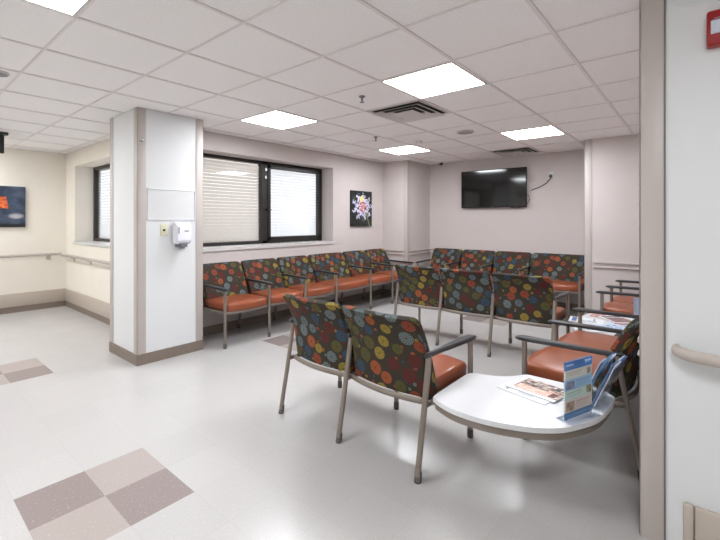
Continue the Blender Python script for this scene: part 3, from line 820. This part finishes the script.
# ------------------------------------------------------------------ CEILING FITTINGS
def cell(i, j): return (GX - G * j + G / 2, GY + G * i + G / 2)       # centre of the tile to the right of grid line j, beyond line i
def light_proto():
    t = thing('ceiling_light', '', 'ceiling light'); h = .292
    bm = nb()
    for s in (-1, 1):
        a, b = sorted((s*h, s*(h - .012))); rbox(bm, a, b, -h, h, -.006, .003, .002, 1); rbox(bm, -h, h, a, b, -.006, .003, .002, 1)
    obj('frame', bm, M['metal'], t)
    bm = nb(); box(bm, -h + .012, h - .012, -h + .012, h - .012, -.003, .003); obj('diffuser', bm, M['light'], t)
    return t
LP = light_proto(); used = False
spots = [((2, 2), 'square ceiling light nearest the camera over the waiting seats, above the foreground pair'),
         ((2, 5), 'square ceiling light nearest the wide window, beside the column'),
         ((6, 5), 'square ceiling light at the back, near the pillar and far end of window row'),
         ((6, 2), 'square ceiling light at the back of the room, in front of the television'),
         ((-2, 3), 'square ceiling light cut off by the top left edge of the picture'),
         ((-2, 8), 'corridor ceiling light out of view beyond the column'), ((-2, 11), 'corridor ceiling light out of view at the far left end'),
         ((-6, 3), 'corridor ceiling light out of view behind the camera'), ((-6, 9), 'added ceiling light out of view behind and left of the camera, to brighten the corridor'), ((-2, -1), 'added ceiling light out of view right of the camera, to brighten the white wall')]  # last two panels: unseen, added to brighten the corridor and white walls
for (ij, lb) in spots:
    o = copy_tree(LP) if used else LP; used = True
    x, y = cell(ij[0], ij[1]); o.location = (x, y, ZC); o['label'] = lb; o['group'] = 'square recessed ceiling lights'

def vent(label, i, j):
    x, y = cell(i, j); t = thing('air_vent', label, 'air vent', (x, y, ZC), 0, 'square ceiling air vents'); h = .294
    bm = nb()
    for s in (-1, 1):
        a, b = sorted((s*h, s*(h - .03))); box(bm, a, b, -h, h, -.004, .003); box(bm, -h, h, a, b, -.004, .003)
    obj('frame', bm, M['metal'], t)
    bm = nb(); box(bm, -h + .03, h - .03, -h + .03, h - .03, .001, .0035); obj('backing', bm, M['dark'], t)
    for r0, r1, d in ((.262, .20, -.026), (.19, .125, -.026)):
        bm = nb(); P = [[bm.verts.new((sx*r, sy*r, z)) for sx, sy in ((-1,-1),(1,-1),(1,1),(-1,1))] for r, z in ((r0, d), (r1, -.001), (r1 - .006, .001), (r0 - .008, d))]
        for a, b in zip(P, P[1:] + P[:1]):
            for k in range(4): bm.faces.new((a[k], a[(k+1)%4], b[(k+1)%4], b[k]))
        obj('louver', bm, M['metal'], t)
    bm = nb(); box(bm, -.115, .115, -.115, .115, -.026, -.021); box(bm, -.02, .02, -.02, .02, -.021, .002); obj('core_plate', bm, M['metal'], t)
vent('larger-looking ceiling air vent beside the sprinkler, close behind the nearest waiting-area light', 3, 3)
vent('far ceiling air vent above the television', 8, 3)
def sprinkler(label, x, y):
    t = thing('sprinkler', label, 'sprinkler', (x, y, ZC), 0, 'ceiling sprinklers')
    bm = nb(); lathe(bm, [(0, .004), (.028, .004), (.028, -.002), (.020, -.007), (0, -.007)], 20); obj('escutcheon', bm, M['greyp'], t, 40)
    bm = nb(); lathe(bm, [(0, -.006), (.009, -.006), (.009, -.03), (.005, -.034), (.005, -.045), (.02, -.047), (.02, -.05), (0, -.05)], 16); obj('head', bm, M['greyp'], t, 40)
sprinkler('chrome sprinkler in the ceiling tile between the nearest lights', -2.19, 2.75)
sprinkler('small sprinkler farther back, towards the flower picture', -3.12, 4.20)
def disc(name, label, cat, x, y, r, m, dpt=.012):
    t = thing(name, label, cat, (x, y, ZC))
    bm = nb(); lathe(bm, [(0, .003), (r, .003), (r, -.004), (r * .93, -dpt), (0, -dpt)], 32); obj('rim', bm, M['metal'], t, 40)
    bm = nb(); lathe(bm, [(0, -dpt - .003), (r * .86, -dpt - .001), (r * .86, -dpt + .002)], 32); obj('grille', bm, m, t, 40)
    return t
disc('ceiling_speaker', 'round pale ceiling speaker midway between the near light and the television', 'speaker', -2.13, 4.66, .10, mat('speaker_grille', (160, 150, 147), .6))
disc('ceiling_detector', 'small pale round detector on the ceiling in front of the far left light', 'smoke detector', -2.86, 4.82, .045, M['metal'], .02)
disc('ceiling_speaker', 'dark round ceiling fitting cut off by the left edge', 'speaker', -3.80, .585, .065, M['greyp'])
cm = thing('security_camera', 'tiny black security camera on the ceiling above the far wall corner', 'camera', (-3.60, 6.88, ZC))
bm = nb(); lathe(bm, [(0, .003), (.022, .003), (.022, -.012), (0, -.012)], 16); obj('mount', bm, M['black'], cm, 40)
bm = nb(); sweep(bm, [(0, .0, -.025), (0, -.07, -.032)], .034, .034, n=14); sweep(bm, [(0, 0, -.008), (0, 0, -.028)], .012, .012, up=(0,1,0), n=8); obj('body', bm, M['black'], cm, 40)
hs = thing('hanging_sign', 'black ceiling-hung sign box cut off by the left edge', 'sign', (-6.36, .98, ZC))
bm = nb(); rbox(bm, -.05, .05, -.30, .09, -.03, .003, .004); obj('ceiling_plate', bm, M['black'], hs)
bm = nb(); rbox(bm, -.022, .022, -.34, .055, -.25, -.03, .006); obj('sign_box', bm, M['black'], hs)

# ------------------------------------------------------------------ LIGHT, CAMERA
w = bpy.data.worlds.new('World'); S.world = w; w.use_nodes = True
wn = w.node_tree; bg = wn.nodes['Background']
bg.inputs[0].default_value = (.98, .985, 1.0, 1); bg.inputs[1].default_value = 3.2
cd = bpy.data.cameras.new('camera'); cam = bpy.data.objects.new('camera', cd); COL.objects.link(cam); S.camera = cam
cam.location = (0, 0, 1.36); cam.rotation_euler = (PI/2, 0, .7176)
cd.sensor_width = 36; cd.lens = 409.8 / 720 * 36; cd.shift_x = (360 - 343.5) / 720; cd.shift_y = -(270 - 220.4) / 720
cd.clip_start = .02
S.view_settings.view_transform = 'Standard'; S.view_settings.look = 'None'
S.view_settings.gamma = 1; S.view_settings.use_curve_mapping = False
S.view_settings.exposure = 0.08
